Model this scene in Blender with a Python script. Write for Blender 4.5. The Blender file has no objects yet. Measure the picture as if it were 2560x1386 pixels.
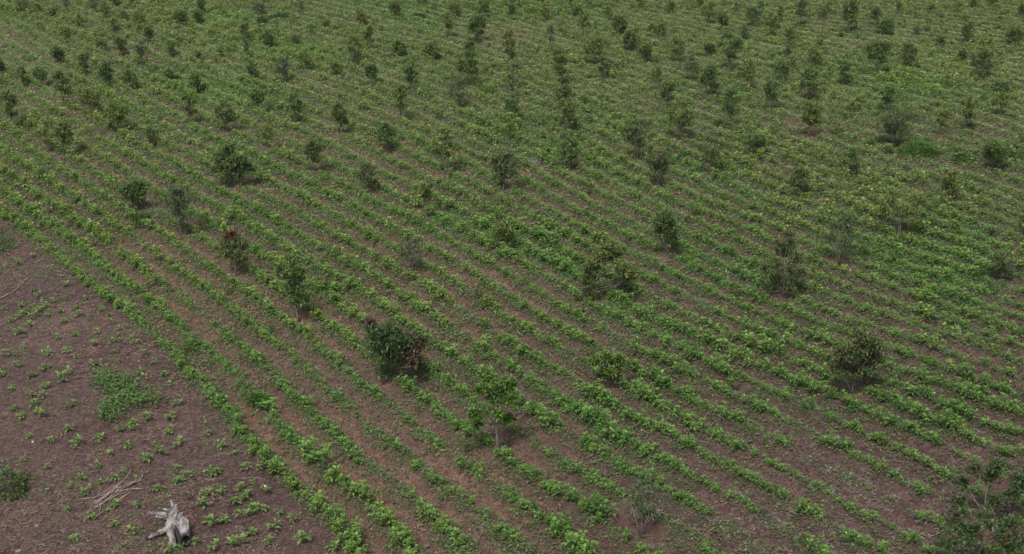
import bpy, bmesh, math
import numpy as np
from mathutils import Vector

# ------------------------------------------------------------------ camera, sky, sun, exposure
H = 18.0                       # camera height above the field (m)
TH = math.atan(1393 / 3500)    # downward tilt
F = 3500.0                     # focal length in pixels of the 2560 px wide photo
ST, CT = math.sin(TH), math.cos(TH)
scene = bpy.context.scene
cam_d = bpy.data.cameras.new("camera"); cam = bpy.data.objects.new("camera", cam_d)
scene.collection.objects.link(cam); scene.camera = cam
cam.location = (0, 0, H); cam.rotation_euler = (math.pi / 2 - TH, 0, 0)
cam_d.sensor_width = 36; cam_d.lens = F / 2560 * 36; cam_d.clip_start = 0.5; cam_d.clip_end = 5000

SUN_EL, SUN_AZ = math.radians(58), math.radians(200)
world = bpy.data.worlds.new("World"); scene.world = world; world.use_nodes = True
wn = world.node_tree
bg = wn.nodes["Background"]; sky = wn.nodes.new("ShaderNodeTexSky")
sky.sky_type = 'NISHITA'; sky.sun_disc = False
sky.sun_elevation = SUN_EL; sky.sun_rotation = SUN_AZ
sky.air_density = 1.0; sky.dust_density = 4.0; sky.ozone_density = 1.0
hs = wn.nodes.new("ShaderNodeHueSaturation"); hs.inputs['Saturation'].default_value = 0.35   # cloud cover: nearly grey sky light
wn.links.new(sky.outputs[0], hs.inputs['Color']); wn.links.new(hs.outputs[0], bg.inputs[0])
bg.inputs[1].default_value = 0.098
sun_d = bpy.data.lights.new("sun", 'SUN'); sun_d.energy = 1.5; sun_d.angle = math.radians(11)
sun_d.color = (1.0, 0.965, 0.92)
sun = bpy.data.objects.new("sun", sun_d); scene.collection.objects.link(sun)
dv = Vector((math.sin(SUN_AZ) * math.cos(SUN_EL), math.cos(SUN_AZ) * math.cos(SUN_EL), math.sin(SUN_EL)))
sun.rotation_euler = dv.to_track_quat('Z', 'Y').to_euler(); sun.location = (0, 0, 60)
scene.view_settings.view_transform = 'Standard'; scene.view_settings.look = 'None'
scene.view_settings.gamma = 1; scene.view_settings.exposure = 0.63
scene.cycles.max_bounces = 5; scene.cycles.diffuse_bounces = 3; scene.cycles.transmission_bounces = 3
scene.cycles.transparent_max_bounces = 4

rng = np.random.default_rng(7)

# ------------------------------------------------------------------ pixel <-> field
def ground(x, y, z=0.0):
    """photo pixel (2560x1386) -> world X, Y of the point at height z"""
    u = (np.asarray(x, float) - 1280) / F; v = (np.asarray(y, float) - 693) / F
    d = (H - z) / (ST + v * CT)
    return u * d, d * (CT - v * ST)
def pixel(X, Y, z=0.0):
    q = H - z; d = Y * CT + q * ST
    return 1280 + F * X / d, 693 + F * (q * CT - Y * ST) / d
def depth_of(Y): return Y * CT + H * ST
def height_at(y_base, y_top):
    """real height of an upright thing whose foot and top are at these photo rows"""
    X, Y = ground(1280, y_base); v = (y_top - 693) / F
    return H - Y * (ST + v * CT) / (CT - v * ST)

# ------------------------------------------------------------------ value noise
_perm = np.random.default_rng(3).random((256, 256))
def noise(x, y, s, o=0):
    x = np.asarray(x) / s + 37.3 * o + 500; y = np.asarray(y) / s + 91.7 * o + 500
    xi = np.floor(x).astype(int); yi = np.floor(y).astype(int)
    fx = x - xi; fy = y - yi; fx = fx * fx * (3 - 2 * fx); fy = fy * fy * (3 - 2 * fy)
    g = lambda a, b: _perm[a % 256, b % 256]
    return (g(xi, yi) * (1 - fx) + g(xi + 1, yi) * fx) * (1 - fy) + (g(xi, yi + 1) * (1 - fx) + g(xi + 1, yi + 1) * fx) * fy

# ------------------------------------------------------------------ the planting rows: a smooth field whose whole numbers are the crop rows
COEF = [13.21387,-29.69243,24.06249,2.994076,64.50469,-323.807,320.4866,15.69637,-17.71153,0.2868346,-10.0873,117.0358,-132.2015,1.677672,-8.878794,-0.5710499,30.01185,-36.6077,-0.8679338,13.23488,-13.58358,1.866957,-4.151816,9.259494,8.234825,0.2783168,-12.63616,2.507944]
def phi(X, Y):
    Y = np.clip(Y, 26, 105); u = np.clip(X / Y, -.40, .40) * 2.5; w = 40. / Y - 0.85
    r = 0; k = 0
    for i in range(7):
        for j in range(7 - i):
            r = r + COEF[k] * u ** i * w ** j; k += 1
    far_ = np.clip((Y - 34) / 25, 0, 1)
    return r + (.16 + .34 * far_) * (noise(X, Y, 4.5, 60) - .5) + .10 * (noise(X, Y, 1.7, 61) - .5) * far_   # hand-drawn rows waver
EDGE = [(-400, 250), (-150, 400), (7, 524), (44, 571), (77, 598), (128, 642), (168, 665), (208, 692), (249, 716), (286, 749), (323, 779), (350, 816), (380, 850), (414, 884), (447, 917), (464, 954), (514, 987), (538, 1021), (572, 1061), (622, 1108), (672, 1152), (716, 1206), (757, 1243), (797, 1276), (834, 1310), (870, 1350), (960, 1450), (1060, 1560)]
_ex, _ey = ground(np.array([p[0] for p in EDGE]), np.array([p[1] for p in EDGE]))
def side(X, Y):
    """metres into the planted field (negative on the bare soil at lower left)"""
    return (Y - np.interp(X, _ex, _ey, left=_ey[0] + 6, right=-50)) * 0.5

def blob(px, py, cx, cy, rx, ry, ang=0.0):
    a = math.radians(ang); dx = px - cx; dy = py - cy
    s = (dx * math.cos(a) + dy * math.sin(a)) / rx; t = (-dx * math.sin(a) + dy * math.cos(a)) / ry
    return np.exp(-(s * s + t * t))
LUSH = [(1850, 690, 190, 60, 25), (2230, 640, 190, 50, 20), (2380, 720, 160, 50, 25), (1130, 560, 170, 30, 15), (310, 265, 110, 22, 28), (450, 220, 110, 22, 22),
        (600, 240, 150, 40, 15), (720, 130, 130, 30, 5), (560, 50, 120, 30, 0), (1500, 410, 170, 28, 30), (1260, 345, 130, 14, 32), (560, 360, 150, 18, 25), (1110, 415, 80, 20, 40),
        (1600, 800, 200, 40, 30), (1350, 30, 160, 18, 0), (1010, 40, 110, 25, 10), (2250, 215, 160, 30, 10), (1500, 1080, 200, 40, 38), (1750, 430, 150, 40, 25),
        (700, 590, 150, 22, 30), (250, 690, 200, 25, 38), (820, 730, 80, 30, 20), (1400, 660, 120, 30, 20), (650, 1010, 140, 22, 45), (30, 35, 60, 20, 0), (2400, 640, 160, 90, 20)]
BARE = [(1180, 75, 230, 32, 5), (1240, 95, 100, 22, 0), (2440, 320, 130, 28, 0), (2150, 330, 130, 20, 0), (1760, 170, 90, 20, 0), (2500, 760, 70, 60, 30), (1960, 1190, 120, 60, 30),
        (2240, 1260, 150, 70, 30), (2420, 1180, 110, 40, 30), (1830, 1290, 90, 40, 30), (330, 130, 120, 22, 0), (2050, 60, 220, 20, 0), (1900, 300, 160, 16, 10), (60, 95, 120, 20, 20), (2330, 420, 130, 18, 5), (2100, 1220, 130, 40, 30), (500, 800, 330, 18, 52), (560, 900, 260, 22, 52), (900, 1060, 260, 30, 45), (1120, 1130, 160, 30, 40), (1180, 1220, 220, 40, 45), (930, 1230, 120, 40, 40),
        (900, 30, 120, 22, 0), (60, 150, 90, 40, 60), (130, 190, 80, 30, 60), (1230, 700, 130, 14, 30), (740, 360, 60, 12, 25), (910, 390, 60, 14, 20), (480, 300, 50, 12, 25), (230, 330, 70, 12, 40),
        (1150, 360, 70, 12, 40), (1330, 1130, 160, 20, 40), (600, 470, 70, 15, 10), (2200, 100, 200, 20, 0), (2000, 290, 60, 18, 0), (2430, 900, 120, 40, 30), (1640, 1330, 120, 50, 30), (1560, 40, 120, 20, 0)]
def maps(X, Y):
    px, py = pixel(X, Y)
    l = sum(blob(px, py, *b) for b in LUSH); b_ = sum(blob(px, py, *b) for b in BARE)
    return np.clip(l, 0, 1.2), np.clip(b_, 0, 1.2)

def terrain(X, Y, p=None):
    X = np.asarray(X, float); Y = np.asarray(Y, float)
    if p is None: p = phi(X, Y)
    s = side(X, Y); m = np.clip(s / 0.6 + 0.5, 0, 1) * np.clip((160 - Y) / 40, 0, 1) * np.clip((60 - np.abs(X)) / 10, 0, 1)
    ridge = np.cos((p - np.round(p)) * 2 * np.pi) * 0.085 * (0.6 + 0.8 * noise(X, Y, 3.1, 5))
    z = ridge * m + (noise(X, Y, 5.5, 1) - .5) * 0.10 + (noise(X, Y, 1.3, 2) - .5) * 0.04 + (noise(X, Y, .5, 3) - .5) * 0.025
    z = z + ((noise(X, Y, .33, 6) - .5) * .05 + (noise(X, Y, .9, 7) - .5) * .09) * (1 - m)
    z = z + 0.35 * np.exp(-(((X + 11.5) / 3.0) ** 2 + ((Y - 38.5) / 3.5) ** 2)) * (1 - m)
    return z

# ------------------------------------------------------------------ materials
def new_mat(name):
    m = bpy.data.materials.new(name); m.use_nodes = True
    nt = m.node_tree; nt.nodes.clear()
    out = nt.nodes.new('ShaderNodeOutputMaterial'); return m, nt, out
def N(nt, t, **kw):
    n = nt.nodes.new(t)
    for k, v in kw.items(): setattr(n, k, v)
    return n
def leaf_material(name, rough=0.5, trans=0.28, spec=0.35):
    m, nt, out = new_mat(name)
    at = N(nt, 'ShaderNodeAttribute', attribute_name='tint'); oi = N(nt, 'ShaderNodeObjectInfo')
    geo = N(nt, 'ShaderNodeNewGeometry'); tc = N(nt, 'ShaderNodeTexCoord')
    nz = N(nt, 'ShaderNodeTexNoise'); nz.inputs['Scale'].default_value = 14
    nt.links.new(tc.outputs['Object'], nz.inputs['Vector'])
    mr = N(nt, 'ShaderNodeMapRange'); mr.inputs[1].default_value = .3; mr.inputs[2].default_value = .7; mr.inputs[3].default_value = .8; mr.inputs[4].default_value = 1.2
    nt.links.new(nz.outputs[0], mr.inputs[0])
    mul = N(nt, 'ShaderNodeMix', data_type='RGBA', blend_type='MULTIPLY'); mul.inputs[0].default_value = 1
    nt.links.new(at.outputs['Color'], mul.inputs[6]); nt.links.new(oi.outputs['Color'], mul.inputs[7])
    sc = N(nt, 'ShaderNodeVectorMath', operation='SCALE')
    nt.links.new(mul.outputs[2], sc.inputs[0]); nt.links.new(mr.outputs[0], sc.inputs['Scale'])
    p = N(nt, 'ShaderNodeBsdfPrincipled'); p.inputs['Roughness'].default_value = rough
    p.inputs['Specular IOR Level'].default_value = spec
    nt.links.new(sc.outputs[0], p.inputs['Base Color'])
    t = N(nt, 'ShaderNodeBsdfTranslucent'); ycol = N(nt, 'ShaderNodeMix', data_type='RGBA', blend_type='MULTIPLY'); ycol.inputs[0].default_value = 1
    nt.links.new(sc.outputs[0], ycol.inputs[6]); ycol.inputs[7].default_value = (1.5, 1.35, .6, 1)
    nt.links.new(ycol.outputs[2], t.inputs[0])
    mx = N(nt, 'ShaderNodeMixShader'); mx.inputs[0].default_value = trans
    nt.links.new(p.outputs[0], mx.inputs[1]); nt.links.new(t.outputs[0], mx.inputs[2]); nt.links.new(mx.outputs[0], out.inputs[0])
    return m
M_LEAF = leaf_material('crop_leaf'); M_TREE = leaf_material('sapling_leaf', .42, .2, .45); M_WEED = leaf_material('weed_leaf', .6, .25, .25)
M_STRAW = leaf_material('dry_straw', .8, .1, .1)

def wood_material(name, dark, light, scale=9, crack=0.0, stretch=(1, 1, .25)):
    m, nt, out = new_mat(name)
    tc = N(nt, 'ShaderNodeTexCoord'); mp = N(nt, 'ShaderNodeMapping'); mp.inputs['Scale'].default_value = stretch
    nt.links.new(tc.outputs['Object'], mp.inputs[0])
    nz = N(nt, 'ShaderNodeTexNoise'); nz.inputs['Scale'].default_value = scale; nz.inputs['Detail'].default_value = 8; nz.inputs['Roughness'].default_value = .7
    nt.links.new(mp.outputs[0], nz.inputs['Vector'])
    cr = N(nt, 'ShaderNodeValToRGB'); cr.color_ramp.elements[0].position = .35 + crack; cr.color_ramp.elements[1].position = .62
    cr.color_ramp.elements[0].color = (*dark, 1); cr.color_ramp.elements[1].color = (*light, 1)
    nt.links.new(nz.outputs[0], cr.inputs[0])
    p = N(nt, 'ShaderNodeBsdfPrincipled'); p.inputs['Roughness'].default_value = .85
    nt.links.new(cr.outputs[0], p.inputs['Base Color'])
    b = N(nt, 'ShaderNodeBump'); b.inputs['Strength'].default_value = .6; b.inputs['Distance'].default_value = .02
    nt.links.new(nz.outputs[0], b.inputs['Height']); nt.links.new(b.outputs[0], p.inputs['Normal'])
    nt.links.new(p.outputs[0], out.inputs[0]); return m
M_BARK = wood_material('bark', (.07, .056, .045), (.24, .205, .17), 20)
M_STICK = wood_material('bare_stick', (.16, .12, .10), (.37, .29, .25), 12)
M_STUMP = wood_material('weathered_wood', (.05, .044, .042), (.36, .33, .32), 10, .03, (1, .22, 1))
M_CHAR = wood_material('charred_wood', (.006, .005, .005), (.03, .026, .024), 20)
M_WHITE = wood_material('pale_scrap', (.45, .43, .42), (.75, .73, .72), 8)

def soil_material():
    m, nt, out = new_mat('soil')
    tc = N(nt, 'ShaderNodeTexCoord'); at = N(nt, 'ShaderNodeAttribute', attribute_name='zone')
    sep = N(nt, 'ShaderNodeSeparateColor'); nt.links.new(at.outputs['Color'], sep.inputs[0])
    def nz(s, d=6, r=.6):
        n = N(nt, 'ShaderNodeTexNoise'); n.inputs['Scale'].default_value = s; n.inputs['Detail'].default_value = d; n.inputs['Roughness'].default_value = r
        nt.links.new(tc.outputs['Object'], n.inputs['Vector']); return n
    n1, n2, n3, n4 = nz(.9), nz(4), nz(9, 7, .8), nz(26, 5, .85)
    def mix(f, a, b, bt='MIX'):
        x = N(nt, 'ShaderNodeMix', data_type='RGBA', blend_type=bt)
        for inp, v in ((0, f), (6, a), (7, b)):
            if isinstance(v, (int, float)): x.inputs[inp].default_value = v
            elif isinstance(v, tuple): x.inputs[inp].default_value = (*v, 1)
            else: nt.links.new(v, x.inputs[inp])
        return x.outputs[2]
    def rng_(v, a, b, c, d):
        r = N(nt, 'ShaderNodeMapRange'); r.inputs[1].default_value = a; r.inputs[2].default_value = b; r.inputs[3].default_value = c; r.inputs[4].default_value = d
        nt.links.new(v, r.inputs[0]); return r.outputs[0]
    dark = mix(rng_(n2.outputs[0], .35, .65, 0, 1), (.090, .054, .054), (.162, .102, .098))       # dark purple-brown loam
    red = mix(rng_(n2.outputs[0], .35, .65, 0, 1), (.23, .125, .092), (.36, .215, .162))        # washed reddish clay
    tan = mix(rng_(n3.outputs[0], .35, .65, 0, 1), (.135, .110, .085), (.27, .225, .17))        # old straw and crumbled litter
    base = mix(sep.outputs[0], dark, red)
    lit = N(nt, 'ShaderNodeMath', operation='MULTIPLY'); nt.links.new(sep.outputs[1], lit.inputs[0])
    nt.links.new(rng_(n3.outputs[0], .42, .58, 0, 1), lit.inputs[1])
    base = mix(lit.outputs[0], base, tan)
    gr = N(nt, 'ShaderNodeMath', operation='MULTIPLY'); nt.links.new(sep.outputs[2], gr.inputs[0]); nt.links.new(rng_(n2.outputs[0], .38, .6, .1, 1), gr.inputs[1])
    base = mix(gr.outputs[0], base, (.100, .112, .058))                                          # thin green film of sprouting weeds
    sc = N(nt, 'ShaderNodeVectorMath', operation='SCALE'); nt.links.new(base, sc.inputs[0])
    nt.links.new(rng_(n4.outputs[0], .36, .64, .55, 1.42), sc.inputs['Scale'])
    sc2 = N(nt, 'ShaderNodeVectorMath', operation='SCALE'); nt.links.new(sc.outputs[0], sc2.inputs[0])
    nt.links.new(rng_(n3.outputs[0], .38, .62, .68, 1.3), sc2.inputs['Scale'])
    sc = sc2
    p = N(nt, 'ShaderNodeBsdfPrincipled'); p.inputs['Roughness'].default_value = .95; p.inputs['Specular IOR Level'].default_value = .15
    nt.links.new(sc.outputs[0], p.inputs['Base Color'])
    ad = N(nt, 'ShaderNodeMath', operation='ADD'); nt.links.new(n3.outputs[0], ad.inputs[0]); nt.links.new(n4.outputs[0], ad.inputs[1])
    b = N(nt, 'ShaderNodeBump'); b.inputs['Strength'].default_value = 1.0; b.inputs['Distance'].default_value = .09
    nt.links.new(ad.outputs[0], b.inputs['Height']); nt.links.new(b.outputs[0], p.inputs['Normal'])
    nt.links.new(p.outputs[0], out.inputs[0]); return m
M_SOIL = soil_material()

# ------------------------------------------------------------------ mesh helpers
def mesh_np(name, V, Q, tint=None, mat=None, smooth=False):
    V = np.asarray(V, np.float32); Q = np.asarray(Q, np.int32); k = Q.shape[1]
    me = bpy.data.meshes.new(name)
    me.vertices.add(len(V)); me.vertices.foreach_set('co', V.ravel())
    me.loops.add(Q.size); me.loops.foreach_set('vertex_index', Q.ravel())
    me.polygons.add(len(Q)); me.polygons.foreach_set('loop_start', np.arange(0, Q.size, k, dtype=np.int32))
    try: me.polygons.foreach_set('loop_total', np.full(len(Q), k, np.int32))
    except Exception: pass
    me.update(calc_edges=True)
    if smooth: me.polygons.foreach_set('use_smooth', np.ones(len(Q), bool))
    if tint is not None:
        a = me.attributes.new('tint' if tint.shape[1] == 3 else 'zone', 'FLOAT_COLOR', 'POINT')
        c = np.ones((len(V), 4), np.float32); c[:, :3] = tint[:, :3]; a.data.foreach_set('color', c.ravel())
    if mat: me.materials.append(mat)
    return me
def link(name, me, parent=None, loc=None, rz=0, sc=1):
    o = bpy.data.objects.new(name, me); scene.collection.objects.link(o)
    if parent: o.parent = parent
    if loc is not None: o.location = loc
    if rz: o.rotation_euler[2] = rz
    if sc != 1: o.scale = (sc, sc, sc)
    return o
def tag(o, label, cat, group=None, kind=None):
    if label: o['label'] = label
    if cat: o['category'] = cat
    if group: o['group'] = group
    if kind: o['kind'] = kind
    return o

# leaves as folded, drooping blades: 6 points, 2 quads (base, left, mid, right ... tip)
def leaves(P, D, L, W, col, up=None, droop=.35, r=rng):
    """P base points, D unit directions, L lengths, W widths, col (n,3)"""
    n = len(P); D = D / np.linalg.norm(D, axis=1, keepdims=True)
    upv = np.tile([0, 0, 1.], (n, 1)) if up is None else up
    S = np.cross(D, upv); S += r.normal(0, .12, S.shape); S /= np.linalg.norm(S, axis=1, keepdims=True) + 1e-9
    U = np.cross(S, D)
    L = L[:, None]; W = W[:, None]
    dr = np.array([0, 0, -1.])
    mid = P + D * L * .5 - U * W * .10
    tip = P + D * L * .95 + dr * L * droop
    a = P; l1 = mid + S * W * .5 + U * W * .22; r1 = mid - S * W * .5 + U * W * .22
    mid2 = mid + dr * L * droop * .15
    V = np.stack([a, l1, mid2, r1, tip], 1).reshape(-1, 3)
    i = np.arange(n)[:, None] * 5
    Q = np.concatenate([i + [0, 2, 1, 1], i + [0, 3, 2, 2]], 1)
    # triangles keep the folded shape honest
    T = np.concatenate([i + [0, 2, 1], i + [1, 2, 4], i + [0, 3, 2], i + [2, 3, 4]], 1).reshape(-1, 3)
    C = np.repeat(col, 5, axis=0)
    return V, T, C
def join(parts):
    Vs, Ts, Cs = [], [], []; o = 0
    for V, T, C in parts:
        Vs.append(V); Ts.append(T + o); Cs.append(C); o += len(V)
    return np.concatenate(Vs), np.concatenate(Ts), np.concatenate(Cs)
def unit(n, r, zmin=-1, zmax=1):
    z = r.uniform(zmin, zmax, n); a = r.uniform(0, 2 * np.pi, n); q = np.sqrt(1 - z * z)
    return np.stack([q * np.cos(a), q * np.sin(a), z], 1)
def tube(pts, rad, k=5):
    pts = np.asarray(pts, float); n = len(pts); V = []
    for i in range(n):
        d = pts[min(i + 1, n - 1)] - pts[max(i - 1, 0)]; d /= np.linalg.norm(d) + 1e-9
        a = np.cross(d, [0.3, .9, .1]); a /= np.linalg.norm(a) + 1e-9; b = np.cross(d, a)
        t = np.linspace(0, 2 * np.pi, k, endpoint=False)
        V.append(pts[i] + rad[i] * (np.cos(t)[:, None] * a + np.sin(t)[:, None] * b))
    V = np.concatenate(V); T = []
    for i in range(n - 1):
        for j in range(k):
            a0 = i * k + j; a1 = i * k + (j + 1) % k
            T += [(a0, a1, a1 + k), (a0, a1 + k, a0 + k)]
    for j in range(1, k - 1): T += [(0, j + 1, j), ((n - 1) * k, (n - 1) * k + j, (n - 1) * k + j + 1)]
    return V, np.array(T), np.tile([.5, .5, .5], (len(V), 1))

# saplings as seen in the photo
TREES = [ # foot x, foot y, top y, crown width px, look, hand-set crown clumps or None, other settings
 (452,64,29,40,'d'),(506,42,2,24,'d'),(497,62,30,32,'d'),(235,37,-2,28,'s'),(289,18,-6,22,'d'),(56,34,2,38,'o'),(95,35,10,26,'o'),(130,45,20,26,'d'),(165,21,-4,24,'s'),(265,50,18,24,'o'),
 (203,72,43,30,'o'),(310,58,26,24,'o'),(346,72,30,32,'o'),(617,150,97,20,'s'),(613,100,58,30,'d'),(669,119,82,34,'d'),(422,204,174,28,'d'),(489,232,187,38,'d'),(649,41,6,30,'s'),(655,72,42,26,'d'),
 (740,118,90,24,'s'),(777,105,66,26,'s'),(814,68,50,22,'o'),(753,34,9,22,'s'),(333,22,2,20,'s'),(373,112,76,32,'d'),(286,85,50,26,'o'),(255,132,100,36,'o'),(304,146,97,34,'d'),(355,170,107,30,'s'),(430,146,104,32,'g'),
 (168,108,74,26,'y'),(148,160,124,38,'d'),(212,192,134,30,'d'),(269,216,160,34,'g'),(326,224,180,40,'g'),(57,216,167,32,'d'),(101,215,177,36,'g'),(6,203,147,26,'d'),(165,274,182,48,'d'),(30,326,228,40,'d'),
 (228,296,232,54,'o'),(296,331,262,64,'y'),(476,309,242,38,'d'),(735,306,232,48,'d'),(645,280,229,40,'g'),(568,332,269,56,'d'),(709,206,145,44,'s'),(761,176,135,42,'y'),(629,199,151,30,'g'),(841,192,162,34,'o'),
 (853,340,272,46,'d'),(160,390,313,60,'o'),(378,364,312,34,'g'),(668,374,315,38,'o'),(785,434,358,52,'d'),(580,467,362,94,'d'),(118,380,320,30,'o'),(552,148,123,20,'g'),(495,152,130,20,'d'),(455,112,94,24,'o'),
 (885,162,94,50,'o'),(922,129,71,30,'d'),(998,143,101,32,'d'),(1080,152,111,42,'d'),(929,216,168,34,'g'),(1028,234,168,36,'g'),(988,45,7,34,'o'),(902,64,28,28,'o'),(1136,42,7,34,'o'),(1119,98,37,28,'o'),
 (1193,110,47,46,'d'),(1213,46,-2,30,'g'),(1280,46,14,22,'g'),(1283,14,-8,22,'o'),(1363,56,20,22,'o'),(1359,22,-6,20,'o'),(1277,184,81,42,'o'),(1281,245,180,28,'s'),(1279,304,235,38,'g'),(1173,145,94,28,'d'),
 (1168,216,135,56,'d'),(1148,267,202,56,'s'),(1001,304,215,40,'o'),(969,381,309,52,'g'),(1401,216,118,46,'o'),(1408,278,222,46,'b'),(1420,335,259,50,'o'),(1425,426,340,50,'g'),(1111,438,323,46,'o'),(1274,368,313,30,'o'),
 (1460,95,37,40,'o'),(1378,132,64,22,'s'),(1442,42,17,28,'o'),(1428,20,-6,18,'o'),(1521,55,17,28,'o'),(1548,90,50,38,'d'),(1573,130,77,42,'d'),(1485,166,101,68,'o'),(1610,156,111,38,'d'),(1674,36,8,34,'o'),
 (1630,86,60,20,'g'),(1655,98,66,24,'o'),(1637,230,168,32,'o'),(1691,157,94,46,'o'),(1667,278,208,42,'d'),(1697,355,262,56,'o'),(1585,404,303,70,'b'),(1645,467,375,66,'b'),(922,482,407,48,'b'),(1258,482,393,84,'b'),
 (1510,202,160,34,'b'),(1540,182,158,22,'o'),(1060,-0+20,-12,20,'o'),(1600,24,-8,22,'o'),
 (1771,62,7,40,'o'),(1750,22,0,16,'o'),(1804,82,30,38,'o'),(1881,69,20,40,'g'),(1925,95,34,40,'o'),(1949,60,17,20,'o'),(1840,38,12,18,'s'),(1999,69,3,36,'b'),(2058,55,26,26,'s'),(2070,34,2,22,'o'),(2120,86,7,46,'o'),
 (2186,69,20,32,'g'),(2208,90,55,54,'g'),(2245,42,10,20,'s'),(2325,38,6,22,'o'),(2393,28,6,22,'o'),(2430,22,0,18,'o'),(2480,16,-10,34,'o'),(1858,102,64,28,'s'),(1823,180,84,54,'g'),(1771,142,114,36,'d'),(1972,120,74,26,'o'),
 (1969,146,122,26,'s'),(1774,247,168,52,'g'),(1730,202,145,44,'s'),(1865,227,151,46,'o'),(1952,204,158,38,'g'),(1978,176,146,22,'o'),(2036,170,128,42,'o'),(2019,254,171,52,'g'),(2109,217,151,36,'g'),(2188,190,114,66,'d'),
 (2268,173,111,40,'d'),(2453,197,131,58,'b'),(2413,113,58,38,'o'),(2530,116,72,52,'o'),(2552,44,14,20,'d'),(1821,321,232,50,'g'),(1922,278,208,50,'g'),(2023,345,266,56,'o'),(2124,298,258,28,'o'),(2214,284,219,36,'g'),
 (2413,325,242,44,'y'),(2500,290,235,40,'y'),(2349,341,282,40,'y'),(2235,365,286,100,'b'),(2480,426,360,62,'d'),(1888,389,343,56,'d'),(1774,439,356,62,'b'),(2120,442,367,52,'g'),(1996,489,424,56,'d'),(2370,502,427,48,'o'),
 (2405,160,132,22,'g'),(2350,120,96,22,'g'),(1900,28,4,18,'s'),(2290,92,66,20,'s'),
 (340,526,457,66,'d'),(454,590,470,76,'s'),(592,686,574,74,'b'),(750,798,645,84,'d'),(1065,532,468,36,'y'),(1257,627,558,58,'o'),(1030,684,600,72,'s'),(1487,748,608,116,'d'),(1668,642,536,72,'d'),(975,957,812,140,'d'),
 (1520,967,888,74,'p'),(1955,745,585,112,'b'),(2245,587,478,116,'o'),(2100,662,545,78,'s'),(2128,988,840,126,'d'),(2500,702,640,66,'b'),(1243,1133,958,110,'p'),(1602,1342,1190,92,'s'),(2460,1306,1165,156,'d'),(2440,1440,1300,190,'d'),
 (2556,596,542,36,'b'),
]
FOOT = np.array([[*map(float, ground(t[0], t[1]))] for t in TREES if t[1] > 330])
def near_foot(X, Y):
    d = np.full(np.shape(X), 9.0)
    for fx, fy in FOOT: d = np.minimum(d, np.hypot(X - fx, (Y - fy) * .8))
    return d

# ------------------------------------------------------------------ ground sheet
ys = [20.0]
while ys[-1] < 135: ys.append(ys[-1] * 1.0030)
ys = np.array([-300, -100, -20, 0, 10, 16] + ys + [150, 180, 230, 320, 500, 900, 1200.])
xs = np.concatenate([[-1200, -900, -400, -200, -110, -80], np.arange(-56, 56, .17), [80, 110, 200, 400, 900, 1200]])
GX, GY = np.meshgrid(xs, ys); gx, gy = GX.ravel(), GY.ravel()
gp = phi(gx, gy); gz = terrain(gx, gy, gp)
nx, ny = len(xs), len(ys)
idx = np.arange(nx * ny).reshape(ny, nx)
Q = np.stack([idx[:-1, :-1], idx[:-1, 1:], idx[1:, 1:], idx[1:, :-1]], -1).reshape(-1, 4)
lush, bare = maps(gx, gy)
gpx, gpy = pixel(gx, gy)
s = side(gx, gy); inf = np.clip(s / .5 + .5, 0, 1)
fur = .5 - .5 * np.cos((gp - np.round(gp)) * 2 * np.pi)              # 1 in the furrow
midred = blob(gpx, gpy, 800, 980, 620, 520) + .5 * blob(gpx, gpy, 1350, 520, 700, 260)
redn = np.clip(inf * (.18 + 1.6 * fur ** 2.5 * midred * np.clip(2.2 * noise(gx, gy, 3.6, 81) - .3, .12, 1) + .35 * noise(gx, gy, 4, 8) * midred) + .25 * bare * inf * np.clip(1.4 - gpx / 2000, .2, 1), 0, 1)
redn = np.clip(redn + .25 * (1 - inf) * noise(gx, gy, 2.5, 9), 0, 1)
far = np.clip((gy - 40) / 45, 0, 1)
ftd = near_foot(gx, gy); redn = np.clip(redn + .35 * np.exp(-(ftd / .5) ** 2), 0, 1)
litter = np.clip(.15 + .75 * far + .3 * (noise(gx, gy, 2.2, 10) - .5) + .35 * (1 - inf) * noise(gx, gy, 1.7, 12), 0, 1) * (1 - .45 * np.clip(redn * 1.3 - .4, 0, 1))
green = np.clip(inf * (.35 + .60 * far + .5 * (noise(gx, gy, 1.4, 11) - .5) + .3 * lush - .6 * bare), 0, 1) * (1 - .65 * fur)
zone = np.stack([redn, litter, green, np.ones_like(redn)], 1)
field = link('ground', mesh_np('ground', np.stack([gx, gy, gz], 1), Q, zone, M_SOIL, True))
tag(field, 'brown farm soil ridged into long curving planting rows', None, None, 'structure')

# ------------------------------------------------------------------ crop plants
CROP_G = np.array([.134, .232, .048])
def make_plant(r, n=26, R=.15, h=.17, base=CROP_G, lf=.66):
    # a few rosettes of broad leaves on short stalks
    parts = []
    k = r.integers(3, 6)
    cs = np.stack([r.normal(0, R * .33, k), r.normal(0, R * .33, k), r.uniform(.55, 1, k) * h], 1)
    for c in cs:
        V_, T_, C_ = tube([[0, 0, -.01], c * .6 + [0, 0, -.01], c], [.006, .005, .004], 3); parts.append((V_, T_, C_ * 0 + base * .8))
        m = max(4, n // k); a = np.sort(r.uniform(0, 2 * np.pi, m)); el = r.uniform(-.05, .9, m)
        D = np.stack([np.cos(a) * np.cos(el), np.sin(a) * np.cos(el), np.sin(el)], 1)
        P = c + D * .012 - np.array([0, 0, 1]) * (r.uniform(0, .6, m) * c[2])[:, None] * (el < .4)[:, None]
        L = r.uniform(.7, 1.15, m) * R * lf; W = L * r.uniform(.36, .54, m)
        col = base * r.uniform(.62, 1.4, (m, 1)) * (1 + .10 * (el > .5)[:, None]) * np.array([1, 1, 1])
        parts.append(leaves(P, D, L, W, col, droop=.28, r=r))
    return join(parts)
PROTO = [make_plant(np.random.default_rng(100 + i), n=50 + i % 5 * 5, lf=.47) for i in range(14)]
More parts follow.
